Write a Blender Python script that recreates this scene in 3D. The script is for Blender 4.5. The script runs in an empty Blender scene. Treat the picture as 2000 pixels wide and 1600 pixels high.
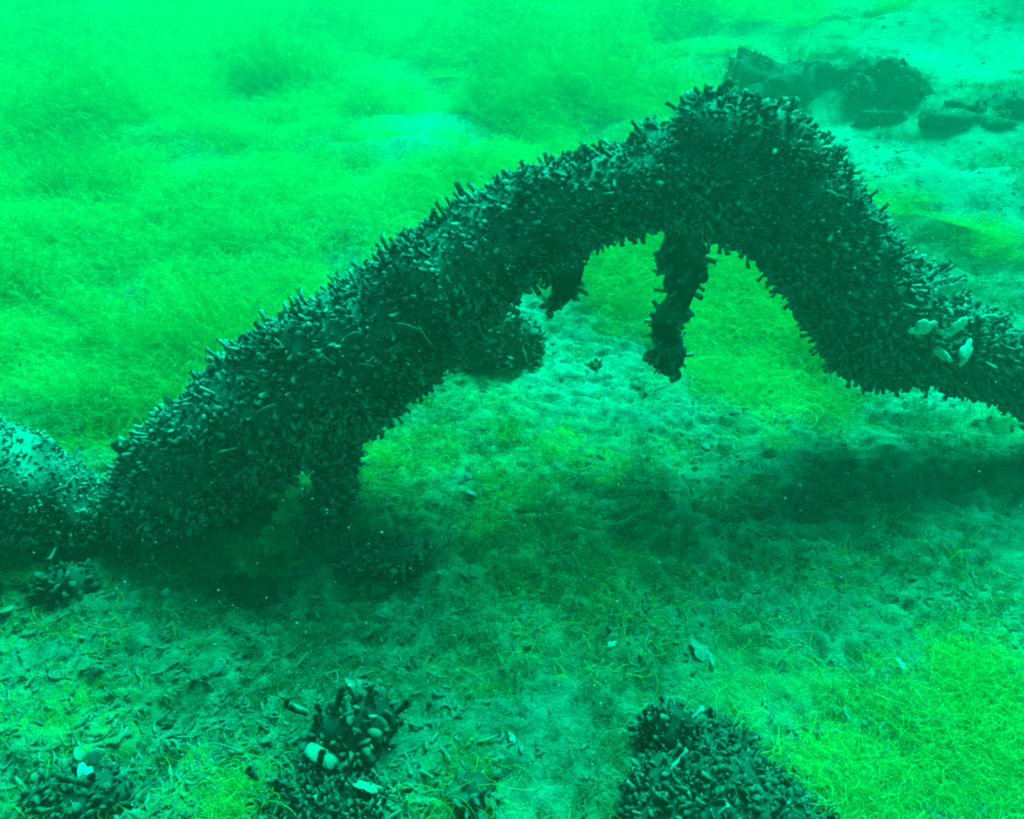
import bpy, math, random
import numpy as np
from mathutils import Vector, Matrix

rng = np.random.default_rng(11)
random.seed(11)
scene = bpy.context.scene
C = scene.collection

# ------------------------------------------------------------------ camera
CAM_Z, PITCH, FPX = 1.0, math.radians(36.0), 1400.0
cam_data = bpy.data.cameras.new('camera')
cam_data.sensor_width = 36.0
cam_data.lens = FPX / 2000.0 * 36.0
cam_data.clip_start, cam_data.clip_end = 0.02, 300.0
cam = bpy.data.objects.new('camera', cam_data)
C.objects.link(cam)
cam.location = (0, 0, CAM_Z)
cam.rotation_euler = (math.pi / 2 - PITCH, 0, 0)
scene.camera = cam

# ------------------------------------------------------------------ light
# what reaches the bottom has been filtered by the water above: no red is left, blue is reduced
SUN_EL, SUN_AZ = math.radians(50.0), math.radians(23.0)      # from ahead of the camera, a little to the right
world = bpy.data.worlds.new('World')
scene.world = world
world.use_nodes = True
wn, wl = world.node_tree.nodes, world.node_tree.links
bg = wn['Background']
sky = wn.new('ShaderNodeTexSky')
sky.sky_type = 'NISHITA'
sky.sun_disc = False
sky.sun_elevation = SUN_EL
sky.sun_rotation = SUN_AZ
filt = wn.new('ShaderNodeMix')
filt.data_type = 'RGBA'
filt.blend_type = 'MULTIPLY'
filt.inputs[0].default_value = 1.0
wl.new(sky.outputs[0], filt.inputs[6])
filt.inputs[7].default_value = (0.0, 1.0, 0.48, 1.0)
wl.new(filt.outputs[2], bg.inputs['Color'])
bg.inputs['Strength'].default_value = 0.04

sun_data = bpy.data.lights.new('sun', 'SUN')
sun_data.energy = 5.0
sun_data.angle = math.radians(32.0)
sun_data.color = (0.0, 1.0, 0.58)
sun = bpy.data.objects.new('sun', sun_data)
C.objects.link(sun)
d = Vector((math.sin(SUN_AZ) * math.cos(SUN_EL), math.cos(SUN_AZ) * math.cos(SUN_EL), math.sin(SUN_EL)))
sun.rotation_euler = d.to_track_quat('Z', 'Y').to_euler()

vs = scene.view_settings
vs.view_transform = 'Standard'
vs.look = 'None'
vs.exposure = 1.56
vs.gamma = 1.0
vs.use_curve_mapping = False

cy = scene.cycles
cy.use_denoising = True
cy.max_bounces = 5
cy.diffuse_bounces = 3
cy.glossy_bounces = 1
cy.transmission_bounces = 3
cy.volume_bounces = 1
cy.transparent_max_bounces = 4
cy.filter_width = 2.0
cy.use_adaptive_sampling = True
cy.adaptive_threshold = 0.02

# ------------------------------------------------------------------ maths helpers
CP, SP = math.cos(PITCH), math.sin(PITCH)


def ray(px, py):
    u, v = (px - 1000.0) / FPX, (800.0 - py) / FPX
    return np.array([u, CP + v * SP, -SP + v * CP])


def at(px, py, Y):
    """world point seen at that pixel of the photograph, Y metres ahead"""
    r = ray(px, py)
    return np.array([0, 0, CAM_Z]) + r * (Y / r[1])


def project(p):
    p = np.atleast_2d(p) - np.array([0, 0, CAM_Z])
    dep = p[:, 1] * CP - p[:, 2] * SP
    u = p[:, 0] / dep
    v = (p[:, 1] * SP + p[:, 2] * CP) / dep
    return 1000 + FPX * u, 800 - FPX * v, dep


def _hash(ix, iy, iz, seed):
    h = (ix * 374761393 + iy * 668265263 + iz * 2147483647 + seed * 1274126177) & 0xFFFFFFFF
    h = ((h ^ (h >> 13)) * 1274126177) & 0xFFFFFFFF
    h = ((h ^ (h >> 16)) * 2246822519) & 0xFFFFFFFF
    return ((h ^ (h >> 15)) & 0xFFFFFF) / float(0xFFFFFF)


def vnoise(x, y, z=0.0, seed=0):
    x, y, z = np.broadcast_arrays(np.asarray(x, float), np.asarray(y, float), np.asarray(z, float))
    ix, iy, iz = np.floor(x).astype(np.int64), np.floor(y).astype(np.int64), np.floor(z).astype(np.int64)
    fx, fy, fz = x - ix, y - iy, z - iz
    sx, sy, sz = fx * fx * (3 - 2 * fx), fy * fy * (3 - 2 * fy), fz * fz * (3 - 2 * fz)
    r = 0
    for dx in (0, 1):
        for dy in (0, 1):
            for dz in (0, 1):
                w = (sx if dx else 1 - sx) * (sy if dy else 1 - sy) * (sz if dz else 1 - sz)
                r = r + w * _hash(ix + dx, iy + dy, iz + dz, seed)
    return r * 2 - 1


def fbm(x, y, z=0.0, seed=0, octaves=3, gain=0.5):
    a, t, r = 1.0, 0.0, 0
    for k in range(octaves):
        r = r + a * vnoise(np.asarray(x) * 2 ** k + 17.3 * k, np.asarray(y) * 2 ** k - 9.1 * k, np.asarray(z) * 2 ** k, seed + k)
        t += a
        a *= gain
    return r / t


def sstep(a, b, x):
    t = np.clip((np.asarray(x, float) - a) / (b - a), 0, 1)
    return t * t * (3 - 2 * t)


def bump(x, y, cx, cy_, rx, ry, h):
    return h * np.exp(-(((x - cx) / rx) ** 2 + ((y - cy_) / ry) ** 2))


# ------------------------------------------------------------------ the bottom as a height field
def ground_z(x, y):
    x, y = np.asarray(x, float), np.asarray(y, float)
    z = 0.10 * fbm(x * 0.45, y * 0.45, 0, 3, 2)
    z = z * sstep(0.6, 3.0, np.hypot(x, y - 0.9))
    z = z + 0.10 * sstep(1.2, 5.0, y) * sstep(-0.5, 3.0, x) * 3.0          # bank rising to the right
    z = z - 0.22 * sstep(2.5, 9.0, y) * sstep(0.0, -4.0, x)                 # falls away to the left
    z = z + bump(x, y, 0.0, 1.15, 0.55, 0.35, 0.05)
    z = z + bump(x, y, -0.24, 0.90, 0.16, 0.10, 0.05)                        # silt heaped round the prop
    z = z + bump(x, y, -0.45, 3.45, 0.40, 0.22, 0.05)                       # pale mound
    z = z + bump(x, y, 0.75, 2.9, 0.40, 0.25, 0.16)
    z = z + bump(x, y, 1.9, 2.6, 0.65, 0.30, 0.12)
    z = z + bump(x, y, 3.6, 4.9, 1.1, 0.40, 0.32)                           # pale bank far right
    z = z + bump(x, y, 3.1, 3.6, 0.9, 0.22, 0.16)
    far = sstep(1.8, 3.0, y)
    z = z + far * 0.15 * fbm(x * 1.7, y * 1.7, 0, 21, 3)
    near = 1 - 0.4 * far
    z = z + near * 0.020 * fbm(x * 5, y * 5, 0, 31, 2)
    z = z + near * 0.018 * fbm(x * 16, y * 16, 0, 41, 2)
    ridged = 1 - np.abs(fbm(x * 22 + 1.5 * vnoise(x * 9, y * 9, 0, 5), y * 34, 0, 51, 2))
    z = z + near * 0.022 * (ridged - 0.7)
    z = z + near * 0.009 * fbm(x * 55, y * 60, 0, 61, 2)
    return z


def gp(px, py):
    """where the ray through that pixel of the photograph meets the bottom"""
    r = ray(px, py)
    z = 0.0
    for _ in range(25):
        t = (z - CAM_Z) / r[2]
        p = np.array([0, 0, CAM_Z]) + r * t
        z = 0.5 * z + 0.5 * float(ground_z(p[0], p[1]))
    p[2] = float(ground_z(p[0], p[1]))
    return p


# where thread algae grow: (px, py, radius_px_x, radius_px_y, density)
ALGAE_SPOTS = [(120, 520, 420, 330, 1.0), (420, 420, 380, 260, 0.9), (250, 760, 260, 160, 1.0), (150, 200, 500, 200, 1.0),
               (700, 200, 420, 140, 0.9), (760, 380, 260, 120, 0.8), (1150, 210, 230, 70, 0.9), (1100, 80, 500, 70, 0.8),
               (1600, 60, 420, 50, 0.55), (1250, 520, 140, 130, 0.9), (1450, 620, 170, 150, 1.0), (1500, 760, 160, 80, 0.8),
               (1690, 400, 150, 60, 0.65), (1930, 470, 140, 80, 0.8), (1560, 300, 100, 60, 0.4),
               (1860, 1470, 280, 170, 0.72), (1980, 1420, 140, 170, 0.95), (1700, 1560, 220, 110, 0.55), (1480, 1330, 200, 80, 0.2),
               (790, 900, 120, 60, 0.5), (1000, 1010, 260, 100, 0.40), (760, 980, 120, 70, 0.5), (1150, 880, 220, 80, 0.38), (1200, 1150, 300, 90, 0.25),
               (960, 1290, 130, 60, 0.25), (420, 1570, 80, 35, 0.4), (880, 1560, 120, 45, 0.38), (60, 1580, 90, 40, 0.25),
               (60, 1290, 100, 60, 0.15), (1280, 1230, 150, 60, 0.2)]
_sp = []
for (sx_, sy_, rx_, ry_, de_) in ALGAE_SPOTS:
    c0 = gp(sx_, sy_)
    dx_ = abs(gp(sx_ + rx_ * 0.5, sy_)[0] - gp(sx_ - rx_ * 0.5, sy_)[0])
    yb, yt = gp(sx_, min(sy_ + ry_ * 0.5, 1600))[1], gp(sx_, max(sy_ - ry_ * 0.5, -60))[1]
    _sp.append((c0[0], (yb + yt) / 2, max(dx_, 0.05), max(abs(yt - yb), 0.05), de_))


def algae_density(x, y):
    x, y = np.asarray(x, float), np.asarray(y, float)
    m = np.zeros(np.broadcast(x, y).shape)
    for (cx, cy_, rx, ry, de) in _sp:
        m = np.maximum(m, de * np.exp(-(((x - cx) / rx) ** 2 + ((y - cy_) / ry) ** 2) ** 1.3))
    back = sstep(5.0, 9.0, y) * 0.7
    left = sstep(1.9, 2.6, y) * sstep(0.6, -0.2, x) * 0.85
    m = np.maximum(m, np.maximum(back, left))
    n = fbm(x * 2.6, y * 2.6, 0, 77, 3)
    m = m * sstep(-0.75, 0.1, n + 0.3 * m)
    nn = 0.35 * fbm(x * 6, y * 6, 0, 79, 2)
    return np.clip(m - 0.95 * np.clip(spot_mask(_pale, x, y) + nn, 0, 1) * (spot_mask(_pale, x, y) > 0.05) - 0.75 * spot_mask(_dark, x, y), 0, 1)


PALE_SPOTS = [(850, 270, 110, 40), (1900, 120, 230, 45), (1520, 215, 90, 30), (1620, 260, 90, 40), (1830, 350, 120, 60), (1700, 320, 90, 30), (1780, 300, 60, 20),
              (1120, 740, 170, 70), (1000, 600, 60, 40), (1850, 780, 90, 30), (1000, 690, 120, 40), (1950, 250, 90, 30), (1300, 150, 90, 20), (1860, 420, 60, 20)]
DARK_SPOTS = [(400, 330, 110, 60), (850, 180, 130, 55), (1080, 170, 60, 20), (330, 330, 60, 40), (480, 380, 60, 30), (700, 250, 60, 40)]
def _world_spots(spots):
    out = []
    for (a, b, rx, ry) in spots:
        c0 = gp(a, b)
        wx = abs(gp(a + rx * 0.5, b)[0] - gp(a - rx * 0.5, b)[0])
        wy = abs(gp(a, max(b - ry * 0.5, -60))[1] - gp(a, b + ry * 0.5)[1])
        out.append((c0[0], c0[1], max(wx, .05), max(wy, .05)))
    return out


_pale, _dark = _world_spots(PALE_SPOTS), _world_spots(DARK_SPOTS)


def spot_mask(spots, x, y):
    m = np.zeros(np.broadcast(x, y).shape)
    for (a, b, rx, ry) in spots:
        m = np.maximum(m, np.exp(-(((x - a) / rx) ** 2 + ((y - b) / ry) ** 2) ** 1.2))
    return m


# ------------------------------------------------------------------ object helpers
def obj(name, mesh, parent=None, mats=()):
    o = bpy.data.objects.new(name, mesh)
    C.objects.link(o)
    o.parent = parent
    for m in mats:
        if m.name not in [q.name for q in mesh.materials if q]:
            mesh.materials.append(m)
    return o


def tag(o, label=None, cat=None, group=None, kind=None):
    for k, v in (('label', label), ('category', cat), ('group', group), ('kind', kind)):
        if v:
            o[k] = v
    return o


def empty(name, loc):
    o = bpy.data.objects.new(name, None)
    o.empty_display_size = 0.05
    C.objects.link(o)
    o.location = Vector(loc)
    return o


def np_mesh(name, verts, quads=None, tris=None, smooth=True, attrs=None, qmat=None, tmat=None):
    me = bpy.data.meshes.new(name)
    verts = np.asarray(verts, np.float32)
    quads = np.zeros((0, 4), np.int32) if quads is None else np.asarray(quads, np.int32).reshape(-1, 4)
    tris = np.zeros((0, 3), np.int32) if tris is None else np.asarray(tris, np.int32).reshape(-1, 3)
    me.vertices.add(len(verts))
    me.vertices.foreach_set('co', verts.ravel())
    nl = quads.size + tris.size
    me.loops.add(nl)
    me.loops.foreach_set('vertex_index', np.concatenate([quads.ravel(), tris.ravel()]))
    npoly = len(quads) + len(tris)
    me.polygons.add(npoly)
    starts = np.concatenate([np.arange(len(quads)) * 4, quads.size + np.arange(len(tris)) * 3])
    me.polygons.foreach_set('loop_start', starts.astype(np.int32))
    me.polygons.foreach_set('use_smooth', np.full(npoly, smooth))
    if qmat is not None or tmat is not None:
        qm = np.zeros(len(quads), np.int32) if qmat is None else qmat
        tm = np.zeros(len(tris), np.int32) if tmat is None else tmat
        me.polygons.foreach_set('material_index', np.concatenate([qm, tm]).astype(np.int32))
    me.update(calc_edges=True)
    me.validate()
    for k, v in (attrs or {}).items():
        a = me.attributes.new(k, 'FLOAT', 'POINT')
        a.data.foreach_set('value', np.asarray(v, np.float32))
    return me


# ------------------------------------------------------------------ materials
class NT:
    def __init__(self, name):
        self.m = bpy.data.materials.new(name)
        self.m.use_nodes = True
        self.t = self.m.node_tree
        self.n, self.l = self.t.nodes, self.t.links
        self.b = self.n['Principled BSDF']

    def node(self, kind, **kw):
        q = self.n.new(kind)
        for k, v in kw.items():
            setattr(q, k, v)
        return q

    def noise(self, scale, detail=3, rough=0.6, coord=None):
        q = self.node('ShaderNodeTexNoise')
        q.inputs['Scale'].default_value = scale
        q.inputs['Detail'].default_value = detail
        q.inputs['Roughness'].default_value = rough
        if coord is not None:
            self.l.new(coord, q.inputs['Vector'])
        return q.outputs['Fac']

    def ramp(self, fac, stops):
        q = self.node('ShaderNodeValToRGB')
        e = q.color_ramp.elements
        e[0].position, e[0].color = stops[0][0], (*stops[0][1], 1)
        e[1].position, e[1].color = stops[-1][0], (*stops[-1][1], 1)
        for p, c in stops[1:-1]:
            k = e.new(p)
            k.color = (*c, 1)
        self.l.new(fac, q.inputs['Fac'])
        return q.outputs['Color']

    def math(self, op, a, b=None):
        q = self.node('ShaderNodeMath', operation=op)
        for i, v in enumerate((a, b)):
            if v is None:
                continue
            if isinstance(v, (int, float)):
                q.inputs[i].default_value = v
            else:
                self.l.new(v, q.inputs[i])
        return q.outputs[0]

    def mix(self, fac, a, b):
        q = self.node('ShaderNodeMix', data_type='RGBA')
        for i, v in ((0, fac), (6, a), (7, b)):
            if isinstance(v, (int, float)):
                q.inputs[i].default_value = v
            elif isinstance(v, tuple):
                q.inputs[i].default_value = (*v, 1)
            else:
                self.l.new(v, q.inputs[i])
        return q.outputs[2]

    def attr(self, name):
        q = self.node('ShaderNodeAttribute', attribute_name=name)
        return q.outputs['Fac']

    def bump(self, height, strength, dist):
        q = self.node('ShaderNodeBump')
        q.inputs['Strength'].default_value = strength
        q.inputs['Distance'].default_value = dist
        self.l.new(height, q.inputs['Height'])
        self.l.new(q.outputs['Normal'], self.b.inputs['Normal'])

    def done(self, color, rough=0.85, spec=0.2):
        if isinstance(color, tuple):
            self.b.inputs['Base Color'].default_value = (*color, 1)
        else:
            self.l.new(color, self.b.inputs['Base Color'])
        self.b.inputs['Roughness'].default_value = rough
        self.b.inputs['Specular IOR Level'].default_value = spec
        return self.m


def mat_ground():
    k = NT('silt_bottom')
    co = k.node('ShaderNodeTexCoord').outputs['Object']
    a = k.attr('film')
    sand = k.ramp(k.noise(14, 6, 0.7, co), [(0.25, (0.12, 0.134, 0.098)), (0.5, (0.235, 0.26, 0.195)), (0.78, (0.39, 0.418, 0.33))])
    film = k.ramp(k.noise(30, 5, 0.7, co), [(0.25, (0.08, 0.17, 0.045)), (0.6, (0.20, 0.42, 0.10)), (0.85, (0.28, 0.56, 0.14))])
    fac = k.math('MULTIPLY', a, k.math('MULTIPLY', k.noise(7, 4, 0.7, co), 1.9))
    f2 = k.node('ShaderNodeClamp')
    k.l.new(fac, f2.inputs[0])
    clean = k.ramp(k.noise(18, 5, 0.7, co), [(0.3, (0.26, 0.275, 0.24)), (0.7, (0.50, 0.52, 0.47))])
    pl = k.node('ShaderNodeClamp')
    k.l.new(k.math('MULTIPLY', k.attr('pale'), k.math('ADD', 0.35, k.math('MULTIPLY', k.noise(5, 4, 0.7, co), 1.4))), pl.inputs[0])
    base = k.mix(f2.outputs[0], k.mix(pl.outputs[0], sand, clean), film)
    grit = k.ramp(k.noise(160, 3, 0.7, co), [(0.32, (0.45, 0.45, 0.45)), (0.5, (1, 1, 1))])
    m = k.node('ShaderNodeMix', data_type='RGBA', blend_type='MULTIPLY')
    m.inputs[0].default_value = 0.75
    k.l.new(base, m.inputs[6])
    k.l.new(grit, m.inputs[7])
    h = k.math('ADD', k.noise(60, 5, 0.75, co), k.math('MULTIPLY', k.noise(220, 3, 0.7, co), 0.5))
    k.bump(h, 0.9, 0.012)
    return k.done(m.outputs[2], 0.95, 0.1)


def mat_crust(name, dark, mid, silt, silt_amount=0.8, spec=0.25, scale=60, lo=0.15, hi=0.85):
    """shell and tube surfaces: dark, uneven, with silt settled on what faces up"""
    k = NT(name)
    co = k.node('ShaderNodeTexCoord').outputs['Object']
    rnd = k.math('FRACT', k.math('ADD', k.attr('rnd'), k.node('ShaderNodeObjectInfo').outputs['Random']))
    v = k.math('ADD', k.math('MULTIPLY', k.noise(scale, 4, 0.7, co), 0.7), k.math('MULTIPLY', rnd, 0.55))
    base = k.ramp(v, [(0.30, dark), (0.62, mid), (0.95, tuple(min(1, c * 2.2) for c in mid))])
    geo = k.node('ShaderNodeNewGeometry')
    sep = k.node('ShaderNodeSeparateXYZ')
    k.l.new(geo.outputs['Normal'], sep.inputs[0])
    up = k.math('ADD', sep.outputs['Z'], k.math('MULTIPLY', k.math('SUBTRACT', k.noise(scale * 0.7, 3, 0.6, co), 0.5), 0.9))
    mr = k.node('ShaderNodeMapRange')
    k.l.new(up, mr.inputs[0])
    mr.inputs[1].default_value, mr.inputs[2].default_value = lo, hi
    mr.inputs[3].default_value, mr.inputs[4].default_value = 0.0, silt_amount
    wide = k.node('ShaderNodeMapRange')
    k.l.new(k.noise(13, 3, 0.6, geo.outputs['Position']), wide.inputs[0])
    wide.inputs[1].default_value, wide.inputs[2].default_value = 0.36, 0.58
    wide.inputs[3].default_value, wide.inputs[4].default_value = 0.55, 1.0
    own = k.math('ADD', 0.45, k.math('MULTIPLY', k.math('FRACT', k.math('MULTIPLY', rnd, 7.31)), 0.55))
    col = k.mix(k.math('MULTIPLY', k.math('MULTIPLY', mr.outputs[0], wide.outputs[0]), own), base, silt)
    ring = k.math('SINE', k.math('ADD', k.math('MULTIPLY', k.attr('ring'), 1300.0), k.math('MULTIPLY', k.noise(scale, 2, 0.5, co), 5.0)))
    k.bump(k.math('ADD', k.noise(scale * 4, 3, 0.7, co), k.math('MULTIPLY', ring, 0.10)), 0.7, 0.003)
    return k.done(col, 0.8, spec)


def mat_plain(name, c0, c1, scale=80, rough=0.6, spec=0.3, bumpd=0.001):
    k = NT(name)
    co = k.node('ShaderNodeTexCoord').outputs['Object']
    ring = k.math('SINE', k.math('ADD', k.math('MULTIPLY', k.attr('ring'), 1300.0), k.math('MULTIPLY', k.noise(scale, 2, 0.5, co), 5.0)))
    k.bump(k.math('ADD', k.noise(scale * 2, 3, 0.6, co), k.math('MULTIPLY', ring, 0.18)), 0.6, bumpd * 2)
    return k.done(k.ramp(k.math('ADD', k.noise(scale, 4, 0.6, co), k.math('MULTIPLY', ring, 0.04)), [(0.3, c0), (0.7, c1)]), rough, spec)


def mat_algae(name, c0, c1):
    k = NT(name)
    r = k.node('ShaderNodeObjectInfo').outputs['Random']
    rr = k.math('ADD', k.math('MULTIPLY', r, 0.6), k.math('MULTIPLY', k.attr('rnd'), 0.4))
    col = k.ramp(rr, [(0.0, c0), (1.0, c1)])
    k.l.new(col, k.b.inputs['Base Color'])
    k.b.inputs['Roughness'].default_value = 0.7
    k.b.inputs['Specular IOR Level'].default_value = 0.1
    tr = k.node('ShaderNodeBsdfTranslucent')
    k.l.new(col, tr.inputs['Color'])
    mx = k.node('ShaderNodeMixShader')
    mx.inputs[0].default_value = 0.45
    k.l.new(k.b.outputs[0], mx.inputs[1])
    k.l.new(tr.outputs[0], mx.inputs[2])
    k.l.new(mx.outputs[0], k.n['Material Output'].inputs['Surface'])
    return k.m


M_GROUND = mat_ground()
M_SPECK = mat_algae('drifting_flakes', (0.7, 0.75, 0.7), (0.85, 0.9, 0.85))
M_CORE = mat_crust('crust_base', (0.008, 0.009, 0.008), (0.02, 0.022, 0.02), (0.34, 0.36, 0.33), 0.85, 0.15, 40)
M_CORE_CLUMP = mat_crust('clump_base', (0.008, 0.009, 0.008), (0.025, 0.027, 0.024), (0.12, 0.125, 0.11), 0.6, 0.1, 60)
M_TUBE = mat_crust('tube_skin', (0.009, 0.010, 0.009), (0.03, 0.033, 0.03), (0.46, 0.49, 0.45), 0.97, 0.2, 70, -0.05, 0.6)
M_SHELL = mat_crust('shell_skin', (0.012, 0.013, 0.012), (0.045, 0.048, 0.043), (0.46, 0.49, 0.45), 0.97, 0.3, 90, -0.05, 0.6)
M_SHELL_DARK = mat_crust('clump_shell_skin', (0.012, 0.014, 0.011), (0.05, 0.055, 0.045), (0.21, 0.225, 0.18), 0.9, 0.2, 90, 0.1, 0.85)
M_VALVE = mat_crust('valve_skin', (0.02, 0.022, 0.02), (0.06, 0.064, 0.056), (0.17, 0.18, 0.155), 0.7, 0.25, 90)
M_HOLE = mat_plain('tube_mouth', (0.006, 0.007, 0.006), (0.015, 0.016, 0.014), 90, 0.9, 0.1)
M_WHITE = mat_plain('bleached_shell', (0.28, 0.31, 0.26), (0.78, 0.82, 0.76), 120, 0.45, 0.4)
M_PALE = mat_plain('silted_shell_and_edge_highlight', (0.14, 0.15, 0.125), (0.32, 0.34, 0.29), 60, 0.7, 0.25)  # silted shells, and the edge highlight painted on valve lips
M_ROCK = mat_crust('boulder_stone', (0.014, 0.018, 0.014), (0.035, 0.042, 0.033), (0.09, 0.11, 0.08), 0.4, 0.15, 14)
M_DEBRIS = mat_crust('litter_skin', (0.07, 0.075, 0.06), (0.14, 0.145, 0.12), (0.26, 0.27, 0.23), 0.95, 0.15, 60)
M_ALGAE = mat_algae('thread_algae', (0.30, 0.62, 0.19), (0.54, 0.95, 0.34))
M_NEAR = mat_algae('dusty_algae', (0.30, 0.60, 0.15), (0.54, 0.95, 0.27))
M_TURF = mat_algae('silted_turf', (0.15, 0.24, 0.11), (0.32, 0.46, 0.22))


# ------------------------------------------------------------------ little meshes that everything is covered with
def tube_geo(length, r0, r1, bend, flare, sides=6):
    """a bent stalk growing along +Z whose flared mouth is open and dark; mats: 0 skin, 1 mouth"""
    ts = [0.0, 0.5, 0.9, 1.0]
    rs = [r0 * 0.85, r0, r1 * 1.02, r1 * flare]
    vs_, qs, qm = [], [], []
    ang = np.linspace(0, 2 * np.pi, sides, endpoint=False)
    for t, r in zip(ts, rs):
        for a in ang:
            vs_.append((r * math.cos(a) + bend * length * t * t, r * math.sin(a), length * t))
    for r, t in ((r1 * flare * 0.62, 1.0), (r1 * 0.5, 0.84)):
        for a in ang:
            vs_.append((r * math.cos(a) + bend * length * t * t, r * math.sin(a), length * t))
    for k in range(5):
        for j in range(sides):
            j2 = (j + 1) % sides
            qs.append((k * sides + j, k * sides + j2, (k + 1) * sides + j2, (k + 1) * sides + j))
            qm.append(1 if k >= 3 else 0)
    b = 5 * sides
    vs_.append((bend * length * 0.6, 0, length * 0.80))
    tr = [(b + j, b + (j + 1) % sides, len(vs_) - 1) for j in range(sides)]
    return np.array(vs_), np.array(qs), np.array(tr), np.array(qm), np.ones(len(tr), int)


def mussel_geo(length, width, thick, gape=0.0, rings=4, sides=6):
    """a closed wedge-shaped mussel standing on its pointed end, +Z is the broad end"""
    vs_, qs = [], []
    for i in range(rings):
        t = (i + 0.25) / (rings - 0.5)
        w = width * (0.30 + 0.70 * math.sin(min(1, t * 1.05) * math.pi * 0.62)) * (1 - max(0, t - 0.75) ** 2 * 7.0)
        h = thick * (0.35 + 0.65 * math.sin(t * math.pi * 0.75 + 0.25)) * (1 - max(0, t - 0.7) * 1.6)
        for j in range(sides):
            a = 2 * math.pi * j / sides
            ca, sa = math.cos(a), math.sin(a)
            vs_.append((w * math.copysign(abs(ca) ** 0.9, ca) + 0.18 * width * t * t, h * math.copysign(abs(sa) ** 1.25, sa), length * t))
    vs_.append((0, 0, -0.02 * length))
    vs_.append((0.2 * width, 0, length * 1.03))
    for i in range(rings - 1):
        for j in range(sides):
            j2 = (j + 1) % sides
            qs.append((i * sides + j, i * sides + j2, (i + 1) * sides + j2, (i + 1) * sides + j))
    n = rings * sides
    tr = [(n, (j + 1) % sides, j) for j in range(sides)] + [(n + 1, (rings - 1) * sides + j, (rings - 1) * sides + (j + 1) % sides) for j in range(sides)]
    return np.array(vs_), np.array(qs), np.array(tr), np.zeros(len(qs), int), np.zeros(len(tr), int)


def valve_geo(r, depth, elong=1.25, ridges=0.03, rings=7, sides=16, seed=0, broken=0.05):
    """one cupped shell valve lying on XY, hinge at -Y, with growth ridges, rim and inner face"""
    vs_, qs = [], []
    th = 0.05 * r
    for side in (0, 1):
        for i in range(1, rings + 1):
            t = i / rings
            for j in range(sides):
                a = 2 * math.pi * j / sides
                x, y = math.cos(a), math.sin(a)
                k = 1 + broken * vnoise(x * 2 + seed, y * 2, 0, seed) + 0.5 * broken * vnoise(x * 6 + seed, y * 6, 0, seed + 3)
                yy = -0.85 + (y + 0.85) * 1.0
                px_, py_ = r * t * x * (0.9 + 0.1 * y) * k, r * elong * (-0.55 + t * (yy * k + 0.55))
                z = depth * (1 - t ** 2.2) + (ridges * r * math.sin(t * 19) if side == 0 else 0)
                vs_.append((px_, py_, z if side == 0 else z - th))
    top = len(vs_)
    vs_.append((0, -0.55 * r * elong, depth))
    vs_.append((0, -0.55 * r * elong, depth - th))
    tr = []
    n = rings * sides
    for side in (0, 1):
        for i in range(rings - 1):
            for j in range(sides):
                j2 = (j + 1) % sides
                q = (side * n + i * sides + j, side * n + (i + 1) * sides + j, side * n + (i + 1) * sides + j2, side * n + i * sides + j2)
                qs.append(q if side == 0 else q[::-1])
        for j in range(sides):
            j2 = (j + 1) % sides
            tr.append((top + side, side * n + j, side * n + j2) if side == 0 else (top + side, side * n + j2, side * n + j))
    for j in range(sides):
        j2 = (j + 1) % sides
        qs.append(((rings - 1) * sides + j, n + (rings - 1) * sides + j, n + (rings - 1) * sides + j2, (rings - 1) * sides + j2))
    qm = np.zeros(len(qs), int)
    qm[-sides:] = 1                                   # pale lip, a highlight painted along the thin edge
    return np.array(vs_), np.array(qs), np.array(tr), qm, np.zeros(len(tr), int)


TUBES = [tube_geo(L, a, b, bd, fl) for L, a, b, bd, fl in
         ((0.030, .0042, .0040, .15, 1.35), (0.026, .0048, .0042, -.10, 1.3), (0.036, .0044, .0042, .25, 1.4), (0.022, .0050, .0046, .05, 1.25))]
MUSSELS = [mussel_geo(*a) for a in ((0.023, .0072, .0046), (0.019, .0090, .0048), (0.027, .0074, .0040))]
VALVES = [valve_geo(0.020, 0.008, 1.2, 0.03, 6, 14, 1), valve_geo(0.023, 0.007, 1.35, 0.035, 6, 14, 2), valve_geo(0.017, 0.006, 1.9, 0.04, 6, 18, 5, 0.28), valve_geo(0.019, 0.008, 1.6, 0.04, 6, 18, 9, 0.30)]
GEO = TUBES + MUSSELS + VALVES
NT_, NM_ = len(TUBES), len(MUSSELS)


def tube_low(length, r0, r1, bend, flare, sides=5):
    vs_, qs = [], []
    for t, r in ((0.0, r0), (0.7, r1), (1.0, r1 * flare)):
        for j in range(sides):
            a = 2 * math.pi * j / sides
            vs_.append((r * math.cos(a) + bend * length * t * t, r * math.sin(a), length * t))
    vs_.append((bend * length * 0.8, 0, length * 0.86))
    for k in range(2):
        for j in range(sides):
            qs.append((k * sides + j, k * sides + (j + 1) % sides, (k + 1) * sides + (j + 1) % sides, (k + 1) * sides + j))
    tr = [(2 * sides + j, 2 * sides + (j + 1) % sides, 3 * sides) for j in range(sides)]
    return np.array(vs_), np.array(qs), np.array(tr), np.zeros(len(qs), int), np.ones(len(tr), int)


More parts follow.
